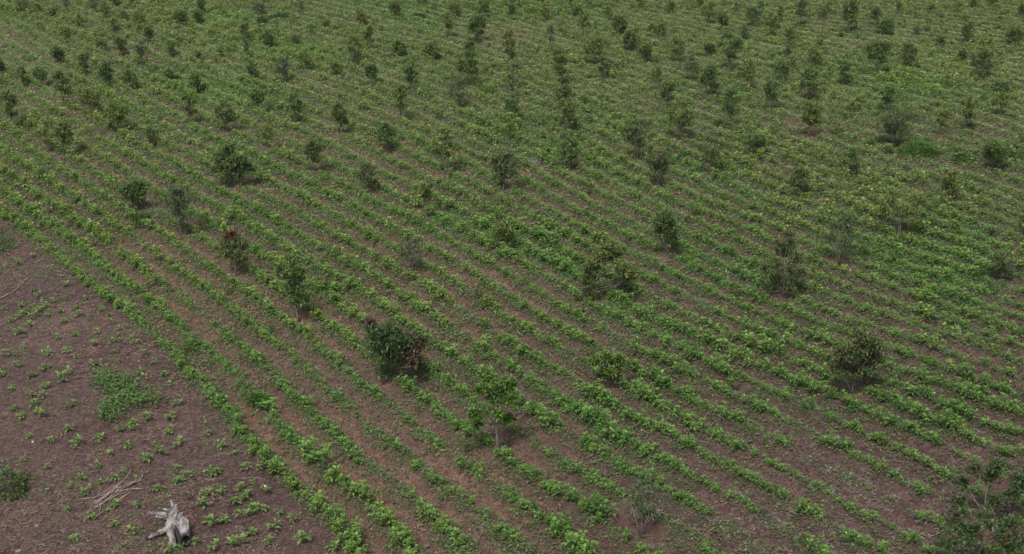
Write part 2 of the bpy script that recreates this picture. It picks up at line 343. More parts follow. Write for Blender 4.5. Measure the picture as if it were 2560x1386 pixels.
PROTO_FAR = [make_plant(np.random.default_rng(200 + i), n=34, lf=.49) for i in range(10)]

def merge(protos, X, Y, Z, S, R, TINT, flat=None):
    Vs, Ts, Cs = [], [], []; off = 0
    which = np.arange(len(X)) % len(protos)
    for w in range(len(protos)):
        m = np.where(which == w)[0]
        if not len(m): continue
        V, T, C = protos[w]; n = len(m)
        c, s_ = np.cos(R[m])[:, None], np.sin(R[m])[:, None]; sc = S[m][:, None]
        fl = 1.0 if flat is None else flat[m][:, None]
        VX = X[m][:, None] + sc * (c * V[:, 0] - s_ * V[:, 1]); VY = Y[m][:, None] + sc * (s_ * V[:, 0] + c * V[:, 1]); VZ = Z[m][:, None] + sc * fl * V[:, 2]
        Vs.append(np.stack([VX, VY, VZ], -1).reshape(-1, 3))
        Ts.append((T[None] + (off + np.arange(n) * len(V))[:, None, None]).reshape(-1, 3))
        Cs.append((C[None] * TINT[m][:, None, :]).reshape(-1, 3)); off += n * len(V)
    return np.concatenate(Vs), np.concatenate(Ts), np.concatenate(Cs)

# places along the rows
N0 = 420000
cy = np.exp(rng.uniform(math.log(25.5), math.log(106), N0)); 
# density even on the ground
keep = rng.random(N0) < (cy / 106); cy = cy[keep]
cx = rng.uniform(-.42, .42, len(cy)) * (cy + 4)
k2 = rng.random(len(cx)) < .999; cx, cy = cx[k2], cy[k2]
for _ in range(3):
    e = .04; p0 = phi(cx, cy)
    dx = (phi(cx + e, cy) - phi(cx - e, cy)) / (2 * e); dy = (phi(cx, cy + e) - phi(cx, cy - e)) / (2 * e)
    g2 = dx * dx + dy * dy + 1e-6; err = p0 - np.round(p0)
    cx = cx - err * dx / g2 * .9; cy = cy - err * dy / g2 * .9
kk = np.round(phi(cx, cy)); ok = (np.abs(phi(cx, cy) - kk) < .06) & (side(cx, cy) > -.25) & (kk >= 0) & (cy > 25.5) & (cy < 107)
ppx, ppy = pixel(cx, cy)
ok &= (ppx > -140) & (ppx < 2700) & (ppy < 1500)
cx, cy, kk = cx[ok], cy[ok], kk[ok]
ll, bb = maps(cx, cy)
gap = noise(cx, cy, 1.6, 20)
minsp = .130 + .045 * rng.random(len(cx)) - .01 * ll + .08 * np.clip(bb, 0, 1)
order = rng.permutation(len(cx)); cells = {}; sel = []
CS = .35
for i in order:
    a, b = int(cx[i] // CS), int(cy[i] // CS); good = True
    for da in (-1, 0, 1):
        for db in (-1, 0, 1):
            for j in cells.get((a + da, b + db), ()):
                if (cx[i] - cx[j]) ** 2 + (cy[i] - cy[j]) ** 2 < minsp[i] ** 2: good = False; break
            if not good: break
        if not good: break
    if good: cells.setdefault((a, b), []).append(i); sel.append(i)
sel = np.array(sel)
gapcut = .12 + .18 * np.clip(bb[sel], 0, 1)
sel = sel[(near_foot(cx[sel], cy[sel]) > .36) & (gap[sel] > gapcut) & (rng.random(len(sel)) > .04 + .28 * np.clip(bb[sel], 0, 1))]
cx, cy, kk = cx[sel], cy[sel], kk[sel]; ll, bb = ll[sel], bb[sel]
_px, _py = pixel(cx, cy); wild = np.clip(1.15 * blob(_px, _py, 2100, 90, 1100, 260, 4) + blob(_px, _py, 500, 20, 700, 110, 4), 0, 1)   # rows lose their order here
cx = cx + rng.normal(0, 1, len(cx)) * (.055 + .26 * wild); cy = cy + rng.normal(0, 1, len(cy)) * (.055 + .26 * wild)
cz = terrain(cx, cy) - .01
vig = noise(cx, cy, 2.4, 21) * .42 + noise(cx, cy, .7, 22) * .32 + .31
cS = np.clip(vig * (1.08 + .18 * ll - .25 * bb), .5, 1.5) * np.clip(rng.normal(1, .22, len(cx)), .5, 1.5) * 1.95
hue = noise(cx, cy, 6, 23)[:, None]; ind = rng.normal(0, 1, (len(cx), 1))
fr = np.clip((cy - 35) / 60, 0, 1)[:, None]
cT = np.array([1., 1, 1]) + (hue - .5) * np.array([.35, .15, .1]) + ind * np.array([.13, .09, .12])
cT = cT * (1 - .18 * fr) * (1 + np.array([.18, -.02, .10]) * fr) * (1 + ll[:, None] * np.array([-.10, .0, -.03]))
cT = np.clip(cT * (1 + np.array([.42, .22, .52]) * fr), .35, 1.8); cR = rng.uniform(0, 6.28, len(cx))  # far crops drier and paler; distance haze is also painted into this tint
cS *= 1 + .13 * blob(_px, _py, 1900, 1150, 620, 330, 20) * (1 - .5 * np.clip(bb, 0, 1)) + .10 * blob(_px, _py, 150, 420, 500, 300, 40)
print('row plants', len(cx))

# ------------------------------------------------------------------ labels by place
ORD = ['', 'first', 'second', 'third', 'fourth', 'fifth', 'sixth', 'seventh', 'eighth', 'ninth', 'tenth', 'eleventh', 'twelfth', 'thirteenth', 'fourteenth', 'fifteenth', 'sixteenth', 'seventeenth', 'eighteenth', 'nineteenth']
TENS = ['', '', 'twenty', 'thirty', 'forty', 'fifty', 'sixty', 'seventy', 'eighty', 'ninety']
def ordinal(n):
    if n < 20: return ORD[n]
    t, u = divmod(n, 10)
    return (TENS[t][:-1] + 'ieth') if u == 0 else TENS[t] + '-' + ORD[u]
def sector(dx, dy):
    a = math.degrees(math.atan2(-dy, dx)) % 360
    return ['right of', 'up-right of', 'above', 'up-left of', 'left of', 'down-left of', 'below', 'down-right of'][int(((a + 22.5) % 360) // 45)]
def place_labels(items, marks, what):
    """items: list of (look, x, y); marks: list of (phrase, x, y) -> one label each, no two alike"""
    rec = []
    for look, x, y in items:
        m = min(marks, key=lambda q: (q[1] - x) ** 2 + (q[2] - y) ** 2)
        rec.append((look, m[0], sector(x - m[1], y - m[2]), math.hypot(x - m[1], y - m[2])))
    out = []
    for i, (look, mk, sc, d) in enumerate(rec):
        n = 1 + sum(1 for j, q in enumerate(rec) if j != i and q[:3] == (look, mk, sc) and (q[3], j) < (d, i))
        tot = sum(1 for q in rec if q[:3] == (look, mk, sc))
        out.append(f"{look} {what}" + (f", {ordinal(n) + ' ' if n > 1 else ''}nearest {sc} {mk}" if tot > 1 else f" {sc} {mk}"))
    return out

# ------------------------------------------------------------------ the 300 nearest row plants are things of their own
px_, py_ = pixel(cx, cy)
vis = (px_ > 2) & (px_ < 2558) & (py_ < 1384)
size = np.where(vis, F * cS / depth_of(cy), 0)
near_first = np.argsort(-np.where(vis, 1 / depth_of(cy), 0))[:300]
mask = np.ones(len(cx), bool); mask[near_first] = False
PM = []
for i, (V, T, C) in enumerate(PROTO):
    PM.append(mesh_np('crop_plant', V, T, C, M_LEAF))
for k in sorted(set(kk[near_first])):
    m = [i for i in near_first if kk[i] == k]; m.sort(key=lambda i: cy[i])
    for q, i in enumerate(m):
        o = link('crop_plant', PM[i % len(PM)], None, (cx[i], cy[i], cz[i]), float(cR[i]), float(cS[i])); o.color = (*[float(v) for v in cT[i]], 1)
        tag(o, f"leafy crop plant, {ordinal(q + 1)} up from the photo edge in the {ordinal(int(k) + 1)} row from bare soil", 'crop plant', 'leafy crop plants in the foreground rows')
nr = mask & (cy < 52); fr_ = mask & (cy >= 52)
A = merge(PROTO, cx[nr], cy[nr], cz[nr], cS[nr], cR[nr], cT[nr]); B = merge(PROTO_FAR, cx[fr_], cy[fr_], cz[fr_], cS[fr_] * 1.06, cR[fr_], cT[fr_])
V, T, C = join([A, B])
rows = link('crop_rows', mesh_np('crop_rows', V, T, C, M_LEAF))
tag(rows, 'long curving rows of low leafy crops filling the field', 'crop', None, 'stuff')

# ------------------------------------------------------------------ weeds and straw between the rows
def tuft(r, n=9, R=.18, h=.08, narrow=False):
    a = r.uniform(0, 2 * np.pi, n); el = r.uniform(.1, 1.2 if narrow else .7, n)
    D = np.stack([np.cos(a) * np.cos(el), np.sin(a) * np.cos(el), np.sin(el)], 1)
    P = np.stack([r.normal(0, R * .5, n), r.normal(0, R * .5, n), r.uniform(.1, 1, n) * h], 1)
    L = r.uniform(.5, 1, n) * (R * (1.2 if narrow else .55)); W = L * (r.uniform(.10, .18, n) if narrow else r.uniform(.4, .7, n))
    return leaves(P, D, L, W, np.ones((n, 3)) * r.uniform(.7, 1.35, (n, 1)), droop=.2, r=r)
TUFT = [tuft(np.random.default_rng(300 + i)) for i in range(8)] + [tuft(np.random.default_rng(320 + i), 7, .14, .05, True) for i in range(4)]
NW = 520000
wy = np.sqrt(rng.uniform(25.5 ** 2, 107 ** 2, NW)); wx = rng.uniform(-.41, .41, NW) * (wy + 4)
wpx, wpy = pixel(wx, wy); wp = phi(wx, wy); ws = side(wx, wy); wl, wb = maps(wx, wy)
wf = .5 - .5 * np.cos((wp - np.round(wp)) * 2 * np.pi)
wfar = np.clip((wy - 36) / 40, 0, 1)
red_w = np.clip(blob(wpx, wpy, 800, 980, 620, 480), 0, 1)
dens = 1.12 + .30 * wfar + .25 * wl - .34 * np.clip(wb, 0, 1) + .8 * (noise(wx, wy, 1.5, 30) - .5) + .7 * (noise(wx, wy, .45, 31) - .5)
w_wild = np.clip(1.15 * blob(wpx, wpy, 2100, 90, 1100, 260, 4) + blob(wpx, wpy, 500, 20, 700, 110, 4), 0, 1)
leftfar = blob(wpx, wpy, 150, 380, 700, 330)
dens -= (wf ** 5.5) * (.85 + .75 * red_w * np.clip(2.2 * noise(wx, wy, 3.6, 81) - .3, .25, 1) + .30 * leftfar) * (1 - .75 * w_wild)
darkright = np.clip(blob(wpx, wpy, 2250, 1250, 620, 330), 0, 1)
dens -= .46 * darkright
dens = np.where(ws < -.2, .02 + .12 * (noise(wx, wy, 1.1, 33) > .66), dens)
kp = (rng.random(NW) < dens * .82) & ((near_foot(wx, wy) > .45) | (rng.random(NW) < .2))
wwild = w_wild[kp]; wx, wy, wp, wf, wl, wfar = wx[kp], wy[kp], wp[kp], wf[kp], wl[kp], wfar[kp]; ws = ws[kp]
n = len(wx); print('tufts', n)
t1 = noise(wx, wy, 3.1, 34)[:, None]; r1 = rng.random((n, 1))
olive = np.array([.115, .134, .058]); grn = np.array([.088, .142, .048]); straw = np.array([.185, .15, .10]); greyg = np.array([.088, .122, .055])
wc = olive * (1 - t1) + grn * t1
wc = np.where(r1 < .22 + .16 * wfar[:, None], greyg * np.array([1.12, 1.03, 1.2]), wc); wc = np.where(r1 > .90 - .13 * wfar[:, None], straw * np.array([1.1, 1.05, 1.05]), wc); fw_ = np.clip(wf[:, None] * 1.5 - .35, 0, 1) * (1 - .5 * wwild[:, None]); wc = wc * (1.14 + .48 * wfar[:, None]) * (np.array([.86, 1.04, .84]) * (1 - fw_) + np.array([1.12, .93, 1.15]) * fw_)  # far weeds get a brighter tint, painting in the distance fade
wc = wc * rng.uniform(.65, 1.35, (n, 1)) * (1 + wl[:, None] * np.array([-.15, .15, -.1]))
# taller weed clumps, mostly where the rows run wild
NB = 5200
by_ = np.sqrt(rng.uniform(30 ** 2, 106 ** 2, NB)); bx_ = rng.uniform(-.41, .41, NB) * (by_ + 4); qx_, qy_ = pixel(bx_, by_)
bw = np.clip(1.15 * blob(qx_, qy_, 2100, 90, 1100, 260, 4) + blob(qx_, qy_, 500, 40, 900, 160, 4), 0, 1); bl, bbr = maps(bx_, by_)
kb = (side(bx_, by_) > .5) & (rng.random(NB) < (.06 + .55 * bw + .3 * bl) * (noise(bx_, by_, 2.2, 70) > .45)) & (near_foot(bx_, by_) > .5)
bx_, by_ = bx_[kb], by_[kb]; nb = len(bx_)
bt = rng.uniform(.45, 1.0, (nb, 1)) * np.array([.75, .85, .75]) * (1 + rng.normal(0, .12, (nb, 3)))
BIG = merge(PROTO_FAR, bx_, by_, terrain(bx_, by_) - .01, rng.uniform(1.3, 2.5, nb), rng.uniform(0, 6.28, nb), np.clip(bt, .2, 1.2))
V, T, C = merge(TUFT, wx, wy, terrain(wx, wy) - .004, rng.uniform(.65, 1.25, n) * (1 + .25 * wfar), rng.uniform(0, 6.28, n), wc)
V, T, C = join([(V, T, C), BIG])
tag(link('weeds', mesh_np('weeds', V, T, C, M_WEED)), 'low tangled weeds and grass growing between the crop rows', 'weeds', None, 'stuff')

# dry straw bits: thin bent slivers lying flat
def sliver(r, n=5):
    a = r.uniform(0, 2 * np.pi, n); D = np.stack([np.cos(a), np.sin(a), r.uniform(-.05, .25, n)], 1)
    P = np.stack([r.normal(0, .07, n), r.normal(0, .07, n), r.uniform(.012, .03, n)], 1)
    L = r.uniform(.06, .20, n); return leaves(P, D, L, np.full(n, .015), np.ones((n, 3)) * r.uniform(.6, 1.3, (n, 1)), droop=.03, r=r)
SL = [sliver(np.random.default_rng(400 + i)) for i in range(8)]
NS = 110000
sy = np.sqrt(rng.uniform(25.5 ** 2, 70 ** 2, NS)); sx = rng.uniform(-.41, .41, NS) * (sy + 4)
spx, spy = pixel(sx, sy); ss = side(sx, sy)
sd = np.where(ss < 0, .25 + .8 * (noise(sx, sy, 1.2, 40) > .58), .16) + .25 * blob(spx, spy, 2200, 1280, 450, 200)
kp = rng.random(NS) < sd; sx, sy, spx, spy = sx[kp], sy[kp], spx[kp], spy[kp]; n = len(sx); print('straw', n)
pale = (blob(spx, spy, 2200, 1270, 420, 200) > rng.random(n) * 1.4)[:, None]
scol = np.where(pale, np.array([.30, .30, .27]), np.array([.235, .165, .13])) * rng.uniform(.6, 1.3, (n, 1))
V, T, C = merge(SL, sx, sy, terrain(sx, sy), rng.uniform(.7, 1.3, n), rng.uniform(0, 6.28, n), scol)
tag(link('dry_straw', mesh_np('dry_straw', V, T, C, M_STRAW)), 'scattered dry straw and leaf litter lying on the soil', 'straw', None, 'stuff')

# ------------------------------------------------------------------ saplings
LOOKS = {   # leaf colour, accent colour, share of accent, leaves per m2 of crown, leaf length, words
 'd': ((.060, .106, .030), (.108, .160, .038), .48, 1.2, .125, 'dark dense'),
 'o': ((.090, .132, .032), (.150, .190, .042), .50, .95, .120, 'olive'),
 'g': ((.062, .118, .032), (.105, .175, .042), .42, 1.0, .125, 'mid green'),
 'y': ((.115, .160, .032), (.150, .195, .038), .40, 1.00, .120, 'yellow-green'),
 's': ((.058, .086, .036), (.085, .115, .046), .30, .65, .105, 'thin grey-green'),
 'b': ((.072, .114, .034), (.125, .118, .045), .25, .85, .115, 'brownish'),
 'p': ((.060, .128, .020), (.098, .178, .028), .40, 1.45, .135, 'bright green'),
}
def crown_and_trunk(r, Hh, Wd, look, clumps=None, lean=0.0, multi=0, dens=1.0, accent_at=None):
    base, acc, share, dn, leafL, _ = LOOKS[look]; base = np.array(base); acc = np.array(acc)
    if clumps is None:
        k = int(r.integers(6, 10)); clumps = []
        slim = Wd < .42 * Hh; prof = r.choice([0, 1, 1, 2])
        for i in range(k):
            z = .34 + .60 * (i + r.uniform(0, .8)) / k
            if prof == 0: w = math.sin(min(1, (z - .12) / .88) * math.pi * .92) ** .8
            elif prof == 1: w = .25 + 1.0 * z - .3 * max(0, z - .8) * 3
            else: w = 1.05 - .75 * abs(z - .5)
            a = i * 2.4 + r.uniform(-.6, .6)
            rr = (.30 if not slim else .20) * max(.25, w) * r.uniform(.5, 1.1)
            clumps.append((rr * math.cos(a), z, r.uniform(.15, .25), rr * math.sin(a)))
        clumps.append((r.uniform(-.06, .06), .93, .13, 0))
    cl = []
    for c in clumps:
        dyp = c[3] if len(c) > 3 else float(r.uniform(-.22, .22))
        cl.append((c[0] * Wd + lean * c[1] * Hh, dyp * Wd, c[1] * Hh, c[2] * Wd))
    tubes = []
    tr = .011 + .010 * Hh
    th = Hh * .62; tn = 6
    wob = r.normal(0, .02 * Hh, (tn, 2)).cumsum(0) * .6; wob[0] = 0
    tp = np.array([[lean * th * i / (tn - 1) + wob[i, 0], wob[i, 1], th * i / (tn - 1) - (.03 if i == 0 else 0)] for i in range(tn)])
    tubes.append(tube(tp, np.linspace(tr, tr * .45, tn)))
    for q in range(multi):
        a = r.uniform(0, 6.28); e = np.array([math.cos(a) * Wd * .3, math.sin(a) * Wd * .3, Hh * .55])
        m_ = np.array([math.cos(a) * Wd * .10, math.sin(a) * Wd * .10, Hh * .22])
        tubes.append(tube([[0, 0, .0], m_, e], [tr * .8, tr * .6, tr * .3]))
    parts = []
    for (x, y, z, rad) in cl:
        zz = max(.08 * Hh, min(th, z * r.uniform(.35, .7))); f = zz / th * (tn - 1); i0 = int(min(f, tn - 2)); p0 = tp[i0] + (tp[i0 + 1] - tp[i0]) * (f - i0)
        end = np.array([x, y, z]); mid = p0 * .5 + end * .5 + np.array([x - p0[0], y - p0[1], 0]) * .12 - [0, 0, .03]
        tubes.append(tube([p0, mid, end], [tr * .5, tr * .36, tr * .16], 4))
        # twigs each carry a rosette of leaves near the tip
        ntw = max(4, int(20 * dens * dn * (rad / .20) ** 1.5))
        d = unit(ntw, r, -.6, 1); rr = rad * r.uniform(.15, .85, ntw)[:, None]
        root_ = end + d * rr; sl = rad * r.uniform(.4, .95, ntw)[:, None]
        sd = d * .55 + unit(ntw, r) * .35 + np.array([0, 0, .62]); sd /= np.linalg.norm(sd, axis=1, keepdims=True)
        tips = root_ + sd * sl
        for q in range(0, ntw, 2): tubes.append(tube([end, root_[q], tips[q]], [tr * .16, tr * .13, tr * .06], 3))
        nl = 9; f_ = np.tile(np.linspace(.12, 1, nl), ntw)[:, None]
        P = np.repeat(root_, nl, 0) * (1 - f_) + np.repeat(tips, nl, 0) * f_ + r.normal(0, .008, (ntw * nl, 3))
        D = unit(ntw * nl, r) * .95 + np.repeat(sd, nl, 0) * (.45 + .5 * f_)
        n = len(P); L = leafL * r.uniform(.65, 1.2, n) * (.75 + .12 * Hh) * 1.08; W = L * r.uniform(.34, .48, n)
        tw = np.repeat(r.random(ntw), nl); up_ = np.repeat(d[:, 2], nl)
        isacc = (tw < share * (1 + .9 * (up_ > .35)))[:, None]
        if accent_at is not None: isacc = isacc & (accent_at(x, z / Hh))
        col = np.where(isacc, acc, base) * np.repeat(r.uniform(.75, 1.3, ntw), nl)[:, None] * r.uniform(.8, 1.22, (n, 1))
        parts.append(leaves(P, D, L, W, col, droop=.18, r=r))
    return join(parts), join(tubes)

SPECIAL = {
 (1243,1133): dict(label='bright green sapling with two leafy lobes, thin trunk rising from pinkish soil', dens=1.5, clumps=[(.24,.88,.15),(.05,.80,.14),(-.28,.80,.14),(.27,.70,.12),(-.08,.68,.12),(.04,.56,.08),(-.42,.44,.13),(-.40,.35,.11),(.28,.40,.09),(.08,.46,.06)]),
 (975,957): dict(label='dark dense wide sapling with brown upper-left tip and brown right shoulder', dens=1.5, clumps=[(-.32,.93,.11),(-.22,.78,.16),(-.02,.74,.19),(-.10,.55,.22),(.15,.58,.24),(.35,.50,.17),(.48,.56,.12),(.05,.36,.20),(.30,.32,.17),(.42,.36,.12),(-.08,.14,.09)], acc=(.075,.052,.034), at=lambda x, z: (z > .88) or (x > .38)),
 (1487,748): dict(label='hook-shaped olive sapling, thick crown arching right over a dark soil hollow', acc=(.135,.165,.034), share=.38, dens=1.7, clumps=[(.28,.90,.17),(.42,.78,.15),(.10,.76,.15),(-.04,.62,.14),(-.14,.45,.13),(-.16,.28,.12),(-.05,.12,.10),(.55,.60,.13),(.68,.46,.12),(.66,.32,.09)]),
 (580,467): dict(label='large open dark-leaved sapling with a bare red-brown patch at its foot', dens=1.4, clumps=[(.02,.92,.10),(-.05,.76,.14),(-.26,.60,.17),(.10,.60,.18),(.32,.60,.15),(.40,.42,.15),(-.28,.38,.15),(.20,.38,.17),(0,.44,.17),(-.10,.22,.14),(.22,.24,.10)]),
 (592,686): dict(label='dense oval sapling tipped with reddish new leaves, pale scraps at its foot', acc=(.115,.062,.030), at=lambda x, z: z > .86, base='o', dens=1.3),
 (750,798): dict(label='slim dark sapling leaning left, standing right of the dense red-tipped oval sapling', lean=-.10, dens=1.1),
 (1955,745): dict(label='big brownish twiggy sapling with bronze lower leaves in lush green rows', dens=1.1, multi=2, clumps=[(.05,.93,.10),(-.15,.80,.14),(.16,.72,.15),(0,.60,.16),(-.22,.52,.15),(.30,.50,.16),(-.30,.34,.17),(.10,.36,.18),(.36,.28,.14),(-.12,.18,.15),(.15,.14,.13),(-.38,.16,.11)]),
 (2245,587): dict(label='spreading sapling with pale forked trunk and two separate leafy wings', multi=2, clumps=[(-.28,.78,.15),(-.12,.92,.12),(-.20,.60,.15),(.05,.66,.13),(.32,.76,.15),(.46,.72,.12),(.22,.55,.14),(-.38,.55,.12)]),
 (2128,988): dict(label='olive-brown sapling on several thin stems at the field\'s lower right', multi=3, dens=1.25, acc=(.110,.112,.036), share=.36, clumps=[(.10,.92,.16),(.35,.80,.16),(-.10,.74,.18),(-.32,.66,.16),(.10,.62,.20),(.42,.55,.17),(-.25,.46,.15),(.25,.42,.17),(0,.40,.14)]),
 (1602,1342): dict(label='thin see-through sapling on pale forked stems near the bottom edge', multi=3, dens=.75),
 (2460,1306): dict(label='dark bronze-tinged sapling at the lower right corner, leaves in scattered bunches', multi=2, dens=1.15, acc=(.105,.066,.034), share=.12, clumps=[(.10,.92,.13),(-.20,.82,.11),(.40,.78,.13),(0,.66,.13),(.30,.56,.12),(-.32,.52,.10),(.48,.48,.10),(-.38,.28,.10),(.05,.36,.09)]),
 (2440,1440): dict(label='dark bronze-tinged sapling cut off by the bottom edge at lower right', dens=1.1, acc=(.105,.066,.034), share=.12, clumps=[(0,.92,.13),(-.32,.80,.12),(.30,.84,.12),(-.15,.64,.14),(.2,.6,.14),(.42,.5,.12),(-.42,.5,.11)]),
 (2188,190): dict(label='rounded dark spreading sapling with a clear short trunk, upper right of the field', ),
 (1520,967): dict(label='small yellow-green flame-shaped sapling among the lower middle rows', dens=1.9, acc=(.13,.19,.03), share=.5),
 (1030,684): dict(label='nearly bare grey sapling with reddish dead leaves heaped at its foot', dens=.6),
 (165,274): dict(label='tall dark sapling leaning left over the curving rows at upper left', lean=-.12),
 (1277,184): dict(label='tallest olive column-shaped sapling, upper middle of the field', ),
 (340,526): dict(label='dense dark sapling standing just above a rounded green bush', dens=1.4),
 (2235,365): dict(label='wide brownish sapling overhanging the long dark green mound', multi=3),
 (1258,482): dict(label='broad brown and green sapling on a thin trunk left of the brush heap', ),
 (452,64): dict(label='darkest rounded bushy sapling near the upper left edge', dens=1.6),
}
MARKS = [('the bright green two-lobed sapling', 1243, 1050), ('the hook-shaped olive sapling', 1510, 680), ('the big open dark sapling', 582, 420), ('the rounded dark clear-trunked sapling', 2190, 150),
         ('the long dark green mound', 2298, 368), ('the grey brush heap', 1322, 412), ('the darkest rounded bushy sapling', 452, 48), ('the tall left-leaning dark sapling', 150, 230), ('the tallest olive column sapling', 1278, 130),
         ('the big brownish twiggy sapling', 1960, 665), ('the upper right photo corner', 2560, 0), ('the upper left photo corner', 0, 0), ('the red-tipped oval sapling', 592, 630), ('the reddish dead shrub', 720, 440)]
items = [(LOOKS[t[4]][5], t[0], (t[1] + t[2]) / 2) for t in TREES if (t[0], t[1]) not in SPECIAL]
auto = iter(place_labels(items, MARKS, 'sapling'))
for ti, t in enumerate(TREES):
    bx, by, ty, w, look = t[:5]; sp = SPECIAL.get((bx, by), {})
    X, Y = ground(bx, by); X, Y = float(X), float(Y); Hh = height_at(by, ty); Wd = w * depth_of(Y) / F * (1.22 if (bx, by) not in SPECIAL else 1.08)
    r = np.random.default_rng(1000 + ti); L0 = LOOKS[look]
    if 'acc' in sp: LOOKS[look] = (LOOKS[sp.get('base', look)][0], sp['acc'], sp.get('share', .75)) + L0[3:]
    dens = sp.get('dens', 1.0) * r.uniform(.85, 1.2)
    (V, T, C), (V2, T2, C2) = crown_and_trunk(r, Hh, Wd, look, sp.get('clumps'), sp.get('lean', 0) + r.uniform(-.03, .03), sp.get('multi', 1 if r.random() < .35 else 0), dens, sp.get('at'))
    LOOKS[look] = L0
    e = bpy.data.objects.new('sapling', None); scene.collection.objects.link(e); e.location = (X, Y, float(terrain(X, Y))); e.empty_display_size = .3
    tag(e, sp.get('label') or next(auto), 'young tree', 'young trees scattered over the field')
    link('trunk', mesh_np('trunk', V2, T2, None, M_BARK), e); link('crown', mesh_np('crown', V, T, C, M_TREE), e)

# ------------------------------------------------------------------ bushes
BUSH = [
 (477,878,836,42,'p','rounded bright green leafy bush standing in the second crop row',1.0),
 (356,566,524,50,'g','rounded green bush just below the dense dark sapling',1.0),
 (1490,1285,1225,64,'p','bright green broad-leaved bush near the bottom edge, right of centre',1.0),
 (820,728,690,62,'p','light green leafy bush right of the slim dark sapling',1.0),
 (1222,771,740,52,'y','yellowish low bush above the middle rows, left of the hook-shaped sapling',1.0),
 (2298,388,350,116,'d','long low dark green mound of bush, upper right of the field',1.0),
 (2292,394,368,34,'p','small light green bush in front of the long dark mound',1.0),
 (2409,405,372,60,'g','ragged green bush beside the dark round sapling at upper right',1.0),
 (2538,393,374,44,'d','flat dark bush at the right edge of the field',1.0),
 (2500,230,192,54,'g','spreading green bush near the right edge, below the brownish sapling',1.0),
 (2095,337,322,34,'d','small low dark bush on a reddish bare patch, upper right',1.0),
 (24,1236,1145,84,'d','dark weedy bush cut off by the left edge beside the bare soil',1.0),
 (645,1020,978,56,'p','fountain of tall bright grass in the second crop row',2.0),
 (700,50,30,44,'g','low green bush near the top edge, left of centre',1.0),
 (1048,45,24,54,'g','low dark green bush patch near the top, left of centre',1.0),
]
for bi, (bx, by, ty, w, look, lab, kind) in enumerate(BUSH):
    X, Y = ground(bx, by); X, Y = float(X), float(Y); Wd = w * depth_of(Y) / F; Hh = max(.25, height_at(by, ty) * (.72 if bx != 2298 else 1.15))
    r = np.random.default_rng(2000 + bi); base, acc, share, dn, LL, _ = LOOKS[look]
    if look == 'p': base = (.080, .165, .035); acc = (.12, .22, .045)
    if look == 'g': base = (.050, .110, .030)
    if bx == 2298: base = (.065, .165, .032); acc = (.10, .21, .04); share = .4
    n = int(900 * Wd * max(Wd, .7))
    Wy = min(Wd, 1.1)
    if kind == 2.0:
        n = 420; a = r.uniform(0, 6.28, n); el = r.uniform(.5, 1.45, n); D = np.stack([np.cos(a) * np.cos(el), np.sin(a) * np.cos(el), np.sin(el)], 1)
        P = np.stack([r.normal(0, .05, n), r.normal(0, .05, n), r.uniform(0, .05, n)], 1); L = r.uniform(.35, .62, n); W = np.full(n, .03)
        col = np.where(r.random((n, 1)) < .4, acc, base) * r.uniform(.8, 1.2, (n, 1)); V, T, C = leaves(P, D, L, W, col, droop=.35, r=r)
    else:
        d = unit(n, r, 0.0, 1); lump = .75 + .35 * noise(d[:, 0] * 2 + bi * 7, d[:, 1] * 2, .55, bi)
        P = d * np.array([Wd * .5, Wy * .5, Hh]) * (lump * r.uniform(.62, 1.0, n) ** .5)[:, None]; P[:, 2] += .01
        D = d * .7 + unit(n, r) * .7 + [0, 0, .3]; L = r.uniform(.07, .13, n); W = L * r.uniform(.4, .6, n)
        if bx == 2298: L *= 1.2; W = L * .22
        col = np.where(r.random((n, 1)) < share, acc, base) * r.uniform(.7, 1.3, (n, 1)); V, T, C = leaves(P, D, L, W, col, droop=.2, r=r)
    e = bpy.data.objects.new('grass_clump' if kind == 2.0 else 'bush', None); scene.collection.objects.link(e); e.location = (X, Y, float(terrain(X, Y)))
    tag(e, lab, 'grass clump' if kind == 2.0 else 'bush', 'bushes scattered among the rows')
    link('foliage', mesh_np('foliage', V, T, C, M_LEAF if look == 'p' else M_TREE), e)
    st = []
    for q in range(6):
        a = q * 1.05 + r.uniform(0, .5); st.append(tube([[0, 0, -.02], [math.cos(a) * Wd * .12, math.sin(a) * Wy * .12, Hh * .35], [math.cos(a) * Wd * .27, math.sin(a) * Wy * .27, Hh * .66]], [.010, .008, .004], 4))
    V, T, C = join(st); link('stem', mesh_np('stem', V, T, None, M_BARK), e)

# dead reddish shrubs and the grey brush heap: thin twigs
M_REDTW = wood_material('reddish_twig', (.085, .042, .034), (.20, .10, .072), 10)
M_GREYTW = wood_material('grey_twig', (.13, .12, .11), (.34, .32, .30), 10)
def twig_heap(name, bx, by, w, Hh, mat, n, flat, lab, cat, seed):
    X, Y = ground(bx, by); X, Y = float(X), float(Y); Wd = w * depth_of(Y) / F; r = np.random.default_rng(seed); st = []
    for q in range(n):
        a = r.uniform(0, 6.28)
        if flat:
            p = np.array([r.normal(0, Wd * .22), r.normal(0, Wd * .2), r.uniform(.02, Hh)]); d = np.array([math.cos(a), math.sin(a), r.uniform(-.15, .35)]) * r.uniform(.15, .32)
            p[2] = max(p[2], .02); st.append(tube([p - d, p + [0, 0, .02], p + d], [.008, .008, .005], 4))
        else:
            el = r.uniform(.2, 1.3); d = np.array([math.cos(a) * math.cos(el), math.sin(a) * math.cos(el), math.sin(el)]) * r.uniform(.5, 1) * Wd * .55
            st.append(tube([[0, 0, 0], d * .6, d + [0, 0, -.05]], [.010, .008, .004], 4))
    V, T, C = join(st); o = link(name, mesh_np(name, V, T, None, mat), None, (X, Y, float(terrain(X, Y)))); tag(o, lab, cat)
twig_heap('brush_heap', 1322, 415, 56, .22, M_GREYTW, 60, True, 'grey heap of cut brush lying between rows near the middle', 'brush heap', 31)
